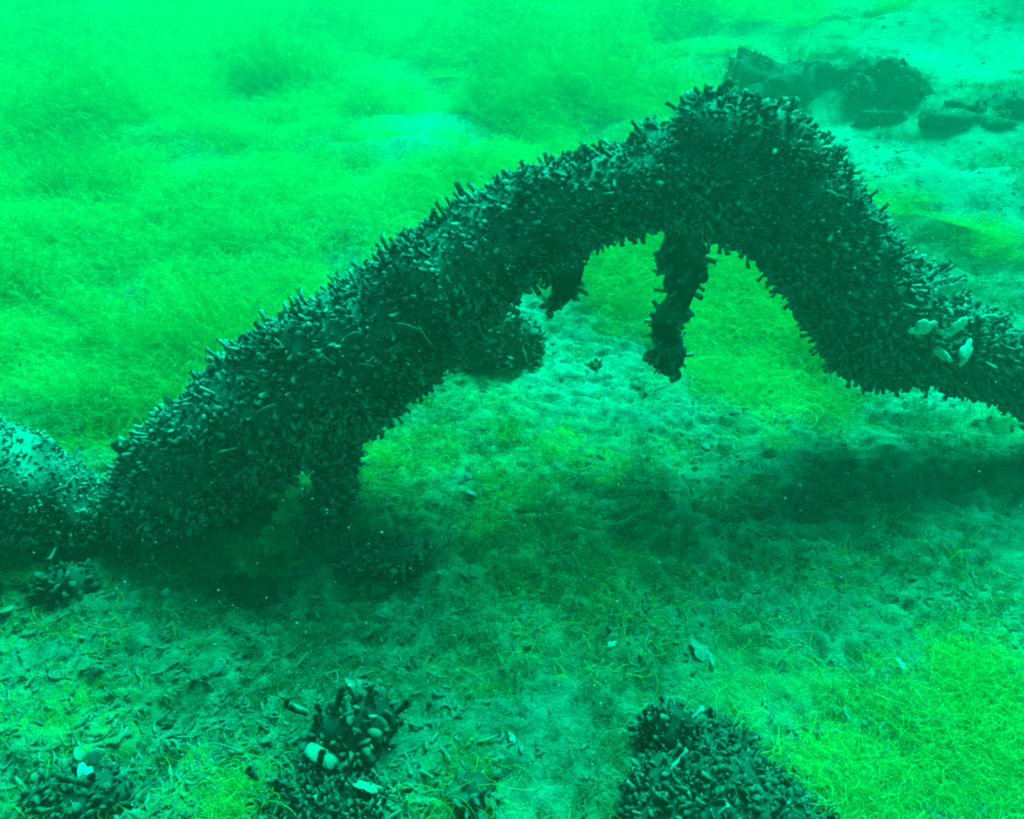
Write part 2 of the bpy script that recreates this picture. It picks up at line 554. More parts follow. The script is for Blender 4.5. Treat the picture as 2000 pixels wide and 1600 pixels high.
TUBE_SPEC = ((0.030, .0042, .0040, .15, 1.35), (0.026, .0048, .0042, -.10, 1.3), (0.036, .0044, .0042, .25, 1.4), (0.022, .0050, .0046, .05, 1.25))
GEO_LOW = [tube_low(*a) for a in TUBE_SPEC] + [mussel_geo(*a, rings=3, sides=5) for a in ((0.023, .0072, .0046), (0.019, .0090, .0048), (0.027, .0074, .0040))] + VALVES
PIECE_MESH = []
for i, g in enumerate(GEO):
    me = np_mesh('piece_shape', g[0], g[1], g[2], True, None, g[3], g[4])
    if i < NT_:
        me.materials.append(M_TUBE)
        me.materials.append(M_HOLE)
    else:
        me.materials.append(M_SHELL if i < NT_ + NM_ else M_VALVE)
        me.materials.append(M_PALE)
    if i >= NT_ + NM_:
        a = me.attributes.new('ring', 'FLOAT', 'POINT')
        a.data.foreach_set('value', np.linalg.norm(g[0][:, :2] - g[0][-1][:2], axis=1).astype(np.float32))
    PIECE_MESH.append(me)
PIECE_DARK = []
for i, me in enumerate(PIECE_MESH):
    md = me.copy()
    if i >= NT_:
        md.materials[0] = M_SHELL_DARK if i < NT_ + NM_ else M_VALVE
    PIECE_DARK.append(md)
PIECE_NAME = ['tube'] * NT_ + ['mussel'] * NM_ + ['shell'] * len(VALVES)


def frames(normals, twist):
    """rotation matrices whose Z is the given normal, turned about it by twist"""
    n = normals / np.linalg.norm(normals, axis=1, keepdims=True)
    ref = np.where(np.abs(n[:, 2:3]) < 0.9, np.array([[0, 0, 1.0]]), np.array([[1.0, 0, 0]]))
    x = np.cross(ref, n)
    x /= np.linalg.norm(x, axis=1, keepdims=True)
    y = np.cross(n, x)
    c, s = np.cos(twist)[:, None], np.sin(twist)[:, None]
    return np.stack([x * c + y * s, y * c - x * s, n], axis=2)


def bake(name, kinds, R, T, S, parent, mats):
    """many pieces as one mesh (only for those past the counting limit)"""
    V, Q, TR, QM, TM, RN = [], [], [], [], [], []
    off = 0
    for k in np.unique(kinds):
        sel = np.where(kinds == k)[0]
        g = GEO_LOW[k]
        v = np.einsum('nij,vj->nvi', R[sel] * S[sel][:, None, None], g[0]) + T[sel][:, None, :]
        nv = len(g[0])
        offs = off + np.arange(len(sel)) * nv
        V.append(v.reshape(-1, 3))
        Q.append((g[1][None] + offs[:, None, None]).reshape(-1, 4))
        TR.append((g[2][None] + offs[:, None, None]).reshape(-1, 3))
        shell = 0 if k < NT_ else 2
        QM.append(np.tile(g[3] + shell, len(sel)))
        TM.append(np.tile(g[4] + shell, len(sel)))
        RN.append(np.repeat(rng.random(len(sel)), nv))
        off += nv * len(sel)
    me = np_mesh(name, np.concatenate(V), np.concatenate(Q), np.concatenate(TR), True, {'rnd': np.concatenate(RN)}, np.concatenate(QM), np.concatenate(TM))
    for m in mats:
        me.materials.append(m)
    return obj(name, me, parent)


def sample_surface(verts, quads, n):
    a, b, c, d_ = (verts[quads[:, k]] for k in range(4))
    nrm = np.cross(c - a, d_ - b)
    area = np.linalg.norm(nrm, axis=1)
    f = rng.choice(len(quads), n, p=area / area.sum())
    u, v = rng.random(n)[:, None], rng.random(n)[:, None]
    p = (a[f] * (1 - u) + b[f] * u) * (1 - v) + (d_[f] * (1 - u) + c[f] * u) * v
    return p, nrm[f] / np.maximum(area[f][:, None], 1e-12)


def cover(thing, verts, quads, n, n_single, size=(0.7, 1.3), mix=(0.5, 0.42, 0.08), tilt=0.45, sink=0.003, tube_up=0.0, minz=None, crust_name='crust', patchy=False, dark=False):
    """grow tubes, mussels and shells over a surface: the largest in view are parts of their own, the rest one mass"""
    P, N = sample_surface(verts, quads, n)
    if minz is not None:
        ok = P[:, 2] > minz(P[:, 0], P[:, 1])
        P, N = P[ok], N[ok]
        n = len(P)
    fam = rng.choice(3, n, p=np.array(mix) / sum(mix))
    kinds = np.where(fam == 0, rng.integers(0, NT_, n), np.where(fam == 1, NT_ + rng.integers(0, NM_, n), NT_ + NM_ + rng.integers(0, 2, n)))
    D = N + tilt * rng.normal(size=(n, 3)) * np.where(fam == 2, 0.8, 1.0)[:, None]
    D[:, 2] += tube_up
    if patchy:      # neighbours lean the same way, tight and open patches
        q = P * 16
        D += 0.75 * np.stack([vnoise(q[:, 0], q[:, 1], q[:, 2], 201), vnoise(q[:, 0], q[:, 1], q[:, 2], 202), vnoise(q[:, 0], q[:, 1], q[:, 2], 203)], 1)
        D += 0.35 * N
    lie = rng.random(n) < (0.30 + 0.35 * np.clip(N[:, 2], 0, 1) if patchy else 0.25)
    D = np.where((lie & (fam > 0))[:, None], 0.35 * D + 0.9 * rng.normal(size=(n, 3)), D)
    R = frames(D, rng.random(n) * 2 * np.pi)
    R = R * (0.75 + 0.6 * rng.random((n, 1, 3)))
    S = size[0] + (size[1] - size[0]) * rng.random(n) ** 1.9
    if patchy:
        q = P * 22
        S = S * (1 + 0.35 * vnoise(q[:, 0], q[:, 1], q[:, 2], 204))
        S = np.where((fam == 0) & (rng.random(n) < 0.45), np.maximum(S, 0.8), S)
    T = P - N * (sink * S)[:, None]
    loc = np.array(thing.location)
    # which show largest
    px, py, dep = project(P)
    view = P - np.array([0, 0, CAM_Z])
    view /= np.linalg.norm(view, axis=1, keepdims=True)
    facing = -(view * N).sum(1)
    inside = (px > -10) & (px < 2010) & (py > -10) & (py < 1610)
    score = np.where(inside & (facing > -0.05), S / dep * (0.6 + 0.4 * np.clip(facing, 0, 1)) * np.where(fam == 2, 1.6, 1.0), -1)
    score = score * (0.75 + 0.5 * rng.random(n))
    order = np.argsort(-score)
    single = order[:n_single]
    single = single[score[single] > 0]
    rest = np.setdiff1d(np.arange(n), single)
    for i in single:
        o = bpy.data.objects.new(PIECE_NAME[kinds[i]], (PIECE_DARK if dark else PIECE_MESH)[kinds[i]])
        C.objects.link(o)
        o.parent = thing
        m4 = Matrix(R[i].tolist()).to_4x4()
        o.matrix_basis = Matrix.Translation(Vector(T[i] - loc)) @ m4 @ Matrix.Scale(float(S[i]), 4)
    if len(rest):
        q = bake(crust_name, kinds[rest], R[rest], T[rest] - loc, S[rest], thing, (M_TUBE, M_HOLE, M_SHELL_DARK if dark else M_SHELL, M_PALE))
        q['kind'] = 'stuff'


def catmull(P, n):
    P = np.asarray(P, float)
    Q = np.vstack([2 * P[0] - P[1], P, 2 * P[-1] - P[-2]])
    out = []
    seg = len(P) - 1
    for t in np.linspace(0, seg - 1e-6, n):
        i = int(t)
        f = t - i
        a, b, c, d_ = Q[i], Q[i + 1], Q[i + 2], Q[i + 3]
        out.append(0.5 * (2 * b + (c - a) * f + (2 * a - 5 * b + 4 * c - d_) * f * f + (3 * b - a - 3 * c + d_) * f ** 3))
    return np.array(out)


def sweep(points, radii, n_ring, sides, lump=0.2, lump_scale=9.0, seed=0, caps=True):
    """an uneven limb along a curve; returns verts and quads"""
    PR = catmull(np.hstack([np.asarray(points), np.asarray(radii)[:, None]]), n_ring)
    P, r = PR[:, :3], PR[:, 3]
    if caps:
        e = np.linspace(0, 1, 6)[:-1]
        r = r.copy()
        for k, t in enumerate(e):
            f = math.sqrt(max(0.0004, 1 - (1 - t) ** 2))
            r[k] *= f
            r[-1 - k] *= f
    T = np.gradient(P, axis=0)
    T /= np.linalg.norm(T, axis=1, keepdims=True)
    u = np.cross(T[0], [0, 0, 1.0])
    u /= np.linalg.norm(u)
    verts = []
    ang = np.linspace(0, 2 * np.pi, sides, endpoint=False)
    for i in range(n_ring):
        u = u - T[i] * np.dot(u, T[i])
        u /= np.linalg.norm(u)
        w = np.cross(T[i], u)
        dirs = np.cos(ang)[:, None] * u + np.sin(ang)[:, None] * w
        q = P[i] + dirs * r[i]
        k = 1 + lump * fbm(q[:, 0] * lump_scale, q[:, 1] * lump_scale, q[:, 2] * lump_scale, seed, 3)
        verts.append(P[i] + dirs * (r[i] * k)[:, None])
    verts = np.concatenate(verts)
    i, j = np.meshgrid(np.arange(n_ring - 1), np.arange(sides), indexing='ij')
    j2 = (j + 1) % sides
    quads = np.stack([i * sides + j, i * sides + j2, (i + 1) * sides + j2, (i + 1) * sides + j], -1).reshape(-1, 4)
    return verts, quads


def blob(center, rx, ry, rz, lump=0.25, lump_scale=8.0, seed=0, nu=36, nv=22):
    """a lumpy closed mass; returns verts and quads (poles collapsed)"""
    th, ph = np.meshgrid(np.linspace(0.02, math.pi - 0.02, nv), np.linspace(0, 2 * np.pi, nu, endpoint=False), indexing='ij')
    dirs = np.stack([np.sin(th) * np.cos(ph), np.sin(th) * np.sin(ph), np.cos(th)], -1).reshape(-1, 3)
    c = np.asarray(center)
    p = c + dirs * np.array([rx, ry, rz])
    k = 1 + lump * fbm(p[:, 0] * lump_scale, p[:, 1] * lump_scale, p[:, 2] * lump_scale, seed, 4)
    p = c + dirs * np.array([rx, ry, rz]) * k[:, None]
    i, j = np.meshgrid(np.arange(nv - 1), np.arange(nu), indexing='ij')
    j2 = (j + 1) % nu
    quads = np.stack([i * nu + j, (i + 1) * nu + j, (i + 1) * nu + j2, i * nu + j2], -1).reshape(-1, 4)
    return p, quads


def merge(*parts):
    V, Q, o = [], [], 0
    for v, q in parts:
        V.append(v)
        Q.append(q + o)
        o += len(v)
    return np.concatenate(V), np.concatenate(Q)


# ------------------------------------------------------------------ the bottom
def build_ground():
    def axis(a, b, step, lo, hi, n):
        mid = np.arange(a, b, step)
        t = np.linspace(0, 1, n)[1:]
        grow = (np.exp(4.2 * t) - 1) / (math.exp(4.2) - 1)
        return np.concatenate([(a - (a - lo) * grow)[::-1], mid, mid[-1] + (hi - mid[-1]) * grow])
    xs = axis(-1.0, 1.05, 0.0075, -30, 30, 75)
    ys = axis(0.36, 1.95, 0.0075, -6, 33, 110)
    X, Y = np.meshgrid(xs, ys)
    Z = ground_z(X, Y)
    v = np.stack([X, Y, Z], -1).reshape(-1, 3)
    ny, nx = X.shape
    i, j = np.meshgrid(np.arange(ny - 1), np.arange(nx - 1), indexing='ij')
    q = np.stack([i * nx + j, i * nx + j + 1, (i + 1) * nx + j + 1, (i + 1) * nx + j], -1).reshape(-1, 4)
    film = algae_density(X, Y).ravel()
    me = np_mesh('seabed', v, q, None, True, {'film': np.maximum(np.maximum(film, 0.9 * spot_mask(_dark, X, Y).ravel()), ((sstep(1.7, 2.4, Y) * sstep(0.9, 0.1, X) * 0.6 + sstep(1.9, 1.5, Y) * 0.55 * sstep(-0.15, 0.45, fbm(X * 3.5, Y * 3.5, 0, 111, 3))) * (1 - spot_mask(_pale, X, Y))).ravel()), 'pale': spot_mask(_pale, X, Y).ravel()})
    return tag(obj('ground', me, None, (M_GROUND,)), 'silty lake bottom with scattered shell litter and green film', None, None, 'structure')


build_ground()

# ------------------------------------------------------------------ the arched branch
def px_r(px, py, Y, diam, crust=0.018):
    dep = project(at(px, py, Y))[2][0]
    return max(0.01, diam / 2 * dep / FPX - crust)


def limb(ctrl, crust=0.018):
    pts = [at(a, b, Y) for a, b, Y, _ in ctrl]
    rad = [px_r(a, b, Y, dm, crust) for a, b, Y, dm in ctrl]
    return pts, rad


ARCH = [(205, 1030, 0.97, 120), (270, 1000, 0.99, 170), (345, 940, 1.01, 235), (430, 885, 1.03, 275), (560, 785, 1.07, 290), (735, 668, 1.11, 285), (965, 475, 1.19, 238),
        (1220, 375, 1.26, 198), (1385, 365, 1.29, 232), (1520, 410, 1.30, 246), (1620, 490, 1.29, 256), (1735, 622, 1.27, 270), (1850, 672, 1.26, 205),
        (1985, 728, 1.25, 170), (2160, 800, 1.24, 175), (2330, 880, 1.22, 170)]
LEFT = [(-700, 640, 0.98, 210), (-500, 680, 0.97, 215), (-330, 760, 0.96, 220), (-150, 860, 0.95, 225), (20, 950, 0.95, 225), (140, 1015, 0.96, 180), (225, 1040, 0.98, 140), (330, 1015, 1.0, 140)]
PROP = [(665, 850, 1.06, 150), (655, 930, 1.01, 112), (648, 1000, 0.97, 100), (636, 1070, 0.93, 118), (622, 1140, 0.90, 150), (615, 1200, 0.88, 130)]
branch = tag(empty('sunken_branch', at(735, 668, 1.12)), 'dark arching branch crusted with mussels and tubes, reaching across the whole view', 'branch')
bl = np.array(branch.location)
pts, rad = limb(ARCH)
main = sweep(pts, rad, 220, 48, 0.30, 9.0, 5)
knob = merge(blob(at(1405, 280, 1.30), 0.085, 0.07, 0.075, 0.3, 12, 7), blob(at(1310, 320, 1.29), 0.085, 0.065, 0.060, 0.3, 12, 17), blob(at(1560, 345, 1.31), 0.075, 0.07, 0.065, 0.3, 12, 27))
shoulder = blob(at(1490, 300, 1.31), 0.095, 0.08, 0.070, 0.3, 12, 8)
swell = blob(at(770, 690, 1.08), 0.075, 0.07, 0.07, 0.2, 14, 9)
pts, rad = limb(PROP, 0.012)
prop = sweep(pts, rad, 60, 32, 0.75, 15.0, 25)
pts, rad = limb(LEFT, 0.014)
left = sweep(pts, rad, 110, 36, 0.25, 10, 15)
bv, bq = merge(main, knob, shoulder, swell)
obj('core', np_mesh('core', bv - bl, bq), branch, (M_CORE,))
obj('core', np_mesh('core', left[0] - bl, left[1]), branch, (M_CORE,))
obj('prop', np_mesh('prop', prop[0] - bl, prop[1]), branch, (M_CORE_CLUMP,))
above = lambda x, y: ground_z(x, y) - 0.01
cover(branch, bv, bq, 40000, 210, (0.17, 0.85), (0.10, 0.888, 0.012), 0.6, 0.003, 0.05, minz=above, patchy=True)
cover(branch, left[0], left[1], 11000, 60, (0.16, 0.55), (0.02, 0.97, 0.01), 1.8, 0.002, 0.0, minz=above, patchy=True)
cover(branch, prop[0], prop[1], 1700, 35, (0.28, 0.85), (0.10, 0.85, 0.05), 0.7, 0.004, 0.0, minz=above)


def hanging(name, ctrl, n_valves, seed, crust=0.007, lean=(0, 0, -0.5)):
    """a stalk of stacked shells hanging under the branch"""
    p_, r_ = limb(ctrl, crust)
    v, q = sweep(p_, r_, 40, 16, 0.5, 20, seed)
    part = obj(name, np_mesh(name, v - bl, q), branch, (M_CORE,))
    P, N = sample_surface(v, q, n_valves)
    D = N + 0.35 * rng.normal(size=N.shape)
    D += 0.6 * np.array(lean)
    P = P - 0.004 * N
    Rm = frames(D, rng.random(n_valves) * 6.28)
    for i in range(n_valves):
        big = rng.random() < 0.30
        k = NT_ + NM_ + rng.integers(0, 2) if big else rng.integers(0, NT_ + NM_)
        o = bpy.data.objects.new(PIECE_NAME[k], PIECE_MESH[k])
        C.objects.link(o)
        o.parent = part
        s = float(0.55 + 0.35 * rng.random()) if big else float(0.6 + 0.5 * rng.random())
        if big:      # valves stand out on edge
            rr = Matrix(Rm[i].tolist()).to_4x4() @ Matrix.Rotation(math.radians(70), 4, 'X')
        else:
            rr = Matrix(Rm[i].tolist()).to_4x4()
        o.matrix_basis = Matrix.Translation(Vector(P[i] - bl)) @ rr @ Matrix.Scale(s, 4)
    return part


hanging('hanging_cluster', [(1335, 430, 1.27, 110), (1338, 520, 1.27, 92), (1326, 575, 1.26, 70), (1300, 635, 1.25, 74), (1318, 670, 1.25, 44), (1303, 700, 1.24, 78), (1316, 735, 1.24, 40)], 120, 31, lean=(-0.25, 0, -0.7))
hanging('hanging_cluster', [(1095, 500, 1.22, 100), (1104, 555, 1.22, 74), (1086, 590, 1.21, 46), (1076, 606, 1.21, 24)], 36, 32, lean=(0.1, 0, -0.6))

# large shells clinging to the branch
for (px, py, Y, r, rx, rz, pale) in ((795, 640, 1.00, 1.0, 140, 20, 0), (770, 680, 1.00, 0.9, 150, -30, 0), (830, 655, 1.02, 1.1, 160, 60, 0), (815, 700, 1.01, 1.0, 155, 75, 0),
                                  (715, 715, 0.98, 0.8, 140, 10, 0), (640, 700, 0.98, 0.8, 150, 40, 0), (690, 660, 1.0, 0.8, 140, -50, 0), (330, 785, 0.985, 0.6, 120, 30, 1), (450, 880, 0.93, 1.0, 145, -20, 0), (430, 960, 0.94, 1.0, 150, 10, 0),
                                  (380, 850, 0.95, 0.9, 150, 60, 0), (520, 800, 0.95, 0.8, 150, -40, 0), (560, 930, 0.98, 0.8, 145, 20, 0),
                                  (1868, 640, 1.125, 0.9, 62, 78, 1), (1885, 690, 1.14, 0.8, 50, 40, 1), (1801, 640, 1.105, 0.8, 75, 85, 1), (1840, 691, 1.125, 0.6, 60, -50, 1), (1852, 650, 1.12, 0.6, 70, 110, 1),
                                  (1855, 565, 1.165, 0.8, 130, 20, 1), (1795, 665, 1.115, 0.6, 150, 40, 0), (1905, 720, 1.16, 0.7, 140, 0, 0)):
    k = NT_ + NM_ + ((2 + int(px) % 2) if pale else (1 if r > 1 else 0))
    me = PIECE_MESH[k]
    if pale:
        me = me.copy()
        me.materials.clear()
        me.materials.append(M_WHITE if px > 1500 else M_PALE)
        me.materials.append(M_WHITE if px > 1500 else M_PALE)
    o = bpy.data.objects.new('shell', me)
    C.objects.link(o)
    o.parent = branch
    o.matrix_basis = Matrix.Translation(Vector(at(px, py, Y) - bl)) @ Matrix.Rotation(math.radians(rz), 4, 'Y') @ Matrix.Rotation(math.radians(rx), 4, 'X') @ Matrix.Scale(r, 4)
    if pale:
        o['label'] = 'pale bleached shell'

# ------------------------------------------------------------------ clumps on the bottom
def clump(px, py, rx, ry, rz, n, n_single, label, size=(0.6, 1.2), mix=(0.3, 0.6, 0.1), seed=0, name='mussel_clump', cat='clump', group=None, lift=0.25, lump=0.35, tilt=0.5, more=()):
    p = gp(px, py)
    t = tag(empty(name, p), label, cat, group)
    v, q = blob(p + np.array([0, 0, rz * lift]), rx, ry, rz, lump, 15, seed)
    for (bx, by, ax, ay, az) in more:
        b0 = gp(bx, by)
        v, q = merge((v, q), blob(b0 + np.array([0, 0, az * 0.2]), ax, ay, az, lump, 13, seed + 1))
    obj('core', np_mesh('core', v - p, q), t, (M_CORE_CLUMP,))
    cover(t, v, q, n, n_single, size, mix, tilt, 0.004, 0.25, minz=lambda x, y: ground_z(x, y) - 0.008, dark=True)
    return t, p


def extra(thing, p, kind, loc, rot, s, mat=None, label=None):
    me = PIECE_MESH[kind]
    if mat:
        me = me.copy()
        me.materials.clear()
        me.materials.append(mat)
        me.materials.append(mat)
    o = bpy.data.objects.new(PIECE_NAME[kind], me)
    C.objects.link(o)
    o.parent = thing
    from mathutils import Euler
    o.matrix_basis = Matrix.Translation(Vector(loc)) @ Euler([math.radians(a) for a in rot]).to_matrix().to_4x4() @ Matrix.Scale(s, 4)
    if label:
        o['label'] = label
    return o


c1, p1 = clump(690, 1430, 0.062, 0.045, 0.036, 240, 90, 'dark clump with upright tubes and two ridged shells around a white snail', (0.5, 1.1), (0.10, 0.90, 0.0), 41, tilt=0.8)
for (dx, dz, rot, s, k) in ((-0.075, 0.045, (15, -38, 0), 1.35, 2), (-0.02, 0.07, (0, 8, 0), 1.25, 0), (0.028, 0.07, (-5, 8, 0), 1.1, 0), (0.075, 0.05, (10, 40, 0), 1.3, 1), (-0.05, 0.05, (10, -15, 20), 0.9, 3)):
    extra(c1, p1, k, (dx * 0.85, 0.01, dz * 0.75), rot, s * 0.95)
extra(c1, p1, NT_ + NM_, (-0.020, -0.012, 0.030), (30, -25, 40), 0.85)
extra(c1, p1, NT_ + NM_ + 1, (0.038, -0.008, 0.024), (55, 30, -60), 0.7)
extra(c1, p1, NT_ + NM_ + 2, (-0.028, -0.048, 0.022), (25, 12, 75), 0.9, M_PALE, 'smooth pale empty shell')
c2, p2 = clump(620, 1572, 0.095, 0.04, 0.022, 1700, 190, 'low wide clump of small mussels at the bottom edge, left of centre', (0.2, 0.7), (0.08, 0.92, 0.0), 42, tilt=0.8)
for (dx, dy, dz, rot, s, k) in ((0.0, 0.05, 0.04, (0, 5, 0), 1.25, 0), (-0.10, 0.03, 0.035, (0, -25, 0), 1.2, 3), (0.05, 0.05, 0.035, (0, 15, 0), 1.0, 0), (-0.055, 0.02, 0.03, (20, -5, 0), 1.1, 1)):
    extra(c2, p2, k, (dx * 0.8, dy * 0.75, dz * 0.75), rot, s * 0.9)
c3, p3 = clump(1375, 1550, 0.08, 0.06, 0.044, 6500, 230, 'large rough clump of mussels and tubes beside the bare silt, bottom right', (0.2, 0.72), (0.07, 0.93, 0.0), 43, lump=0.55, tilt=0.8,
               more=((1300, 1450, 0.040, 0.035, 0.060), (1290, 1550, 0.045, 0.045, 0.04), (1470, 1580, 0.085, 0.05, 0.030), (1430, 1615, 0.12, 0.05, 0.038), (1390, 1460, 0.05, 0.04, 0.028)))
extra(c3, p3, NT_ + NM_ + 1, (-0.012, -0.10, 0.055), (75, 65, 20), 0.95, M_PALE, 'pale shell standing on edge')
c4, p4 = clump(150, 1555, 0.075, 0.036, 0.02, 420, 110, 'flat clump of broken shells in the bottom left corner', (0.3, 0.85), (0.05, 0.95, 0.0), 44, tilt=0.8)
c6, p6 = clump(985, 695, 0.095, 0.07, 0.085, 520, 60, 'round mussel mound seen through the arch', (0.6, 1.1), (0.35, 0.6, 0.05), 46)
c7, p7 = clump(920, 1560, 0.035, 0.03, 0.03, 60, 30, 'small dark clump at the bottom edge beside pale algae', (0.5, 0.9), (0.2, 0.7, 0.1), 47)
c8, p8 = clump(735, 1095, 0.075, 0.035, 0.026, 420, 60, 'low lumpy clump right of the mound under the arch', (0.4, 0.8), (0.03, 0.97, 0.0), 48, tilt=1.0)
c9, p9 = clump(140, 1150, 0.05, 0.03, 0.03, 120, 40, 'cluster of open shells below the branch near the left edge', (0.6, 1.1), (0.1, 0.8, 0.1), 49)
c10, p10 = clump(1165, 715, 0.015, 0.014, 0.008, 26, 10, 'tiny dark clump on the silt left of the hanging stalk', (0.3, 0.5), (0.0, 1.0, 0.0), 50)


# ------------------------------------------------------------------ boulders far off
def boulder(px, py, w, dp, h, label, seed, lump=0.35, mat=None, group=None, n=0):
    p = gp(px, py)
    t = tag(empty('boulder', p), label, 'boulder', group)
    g = np.random.default_rng(seed)
    parts = []
    for b in range(5):                                    # several broken lumps grown into one mass
        f = 1.0 if b == 0 else 0.35 + 0.4 * g.random()
        off = np.zeros(3) if b == 0 else np.array([g.normal(0, 0.55) * w, g.normal(0, 0.3) * dp, 0])
        v, q = blob(p + off + np.array([0, 0, h * 0.3 * f]), w * f * (0.75 if b == 0 else 1), dp * f, h * 0.72 * (f if b else 0.9), lump, 4.0, seed + b, 48, 30)
        c = p + off
        for _ in range(10):
            nn = g.normal(size=3)
            nn[2] = abs(nn[2])
            nn /= np.linalg.norm(nn)
            e = ((v - c) @ nn)
            v = v - np.clip(e - e.max() * (0.5 + 0.3 * g.random()), 0, None)[:, None] * nn * 0.9
        parts.append((v, q))
    v, q = merge(*parts)
    k = 0.26 * fbm(v[:, 0] * 11, v[:, 1] * 11, v[:, 2] * 11, seed + 9, 4, 0.85)
    v = v + (v - p) * k[:, None]
    obj('stone', np_mesh('stone', v - p, q), t, (mat or M_ROCK,))
    if n:
        cover(t, v, q, n, 0, (0.7, 1.6), (0.0, 1.0, 0.0), 1.2, 0.01, 0.0, minz=lambda x, y: ground_z(x, y), dark=True)
    return t


boulder(1545, 188, 0.38, 0.22, 0.27, 'large dark broken rock in the haze, left of a pair', 66, 0.6, n=520)
boulder(1705, 172, 0.22, 0.22, 0.19, 'smaller dark rock against the pale bank, right of a pair', 62, 0.6, n=340)
boulder(1850, 232, 0.34, 0.13, 0.075, 'low dark rock lying below the pale bank near right edge', 63, 0.8, n=260)
boulder(1975, 212, 0.22, 0.10, 0.06, 'low flat rock below the pale bank at the very right edge', 65, 0.8, n=160)

# ------------------------------------------------------------------ loose shells
def loose(px, py, s, rot, label, kind=None, mat=None, lift=0.006, name='shell', cat='shell'):
    k = (NT_ + NM_ + 3) if kind is None else kind
    me = PIECE_MESH[k].copy()
    me.materials.clear()
    me.materials.append(mat or M_WHITE)
    me.materials.append(mat or M_WHITE)
    o = obj(name, me)
    p = gp(px, py)
    o.location = Vector(p) + Vector((0, 0, lift))
    o.rotation_euler = [math.radians(a) for a in rot]
    o.scale = (s, s, s * (0.45 if k >= NT_ + NM_ else 1.0))
    return tag(o, label, cat)


MV = NT_ + NM_
loose(722, 1238, 0.6, (30, 15, -60), 'white shell half buried in silt, centre left', MV + 2, lift=0.010)
loose(1192, 1263, 0.28, (10, 0, -70), 'tiny white shell chip on shaded silt near the centre')
loose(325, 1166, 0.30, (60, 30, -20), 'small white shell in the deep shade under the left foot', lift=0.01)
loose(1372, 1280, 0.75, (4, 6, 30), 'round pale silt covered shell lying flat, right of centre', mat=M_PALE)
loose(1757, 1308, 0.35, (40, 0, 60), 'small white shell among thread algae, lower right', lift=0.012)
loose(188, 1515, 0.85, (70, 55, 10), 'white shell standing on edge on the bottom left clump', MV + 2, lift=0.032)
loose(178, 1548, 0.70, (60, 30, 60), 'white shell leaning below another one, bottom left', MV + 3, lift=0.024)
loose(694, 1378, 0.42, (60, 0, 0), 'bright white snail shell between the ridged shells of a dark clump', NT_ + 1, lift=0.055)
loose(725, 1557, 0.6, (40, 20, 120), 'pale broken shell at the right end of the low wide clump', MV + 3, M_PALE, lift=0.028)
loose(1000, 1445, 0.25, (20, 0, 30), 'tiny white chip on pale silt right of the dark clump')
loose(1250, 740, 0.4, (10, 0, 0), 'tiny pale shell on silt below the hanging stalk', mat=M_PALE)


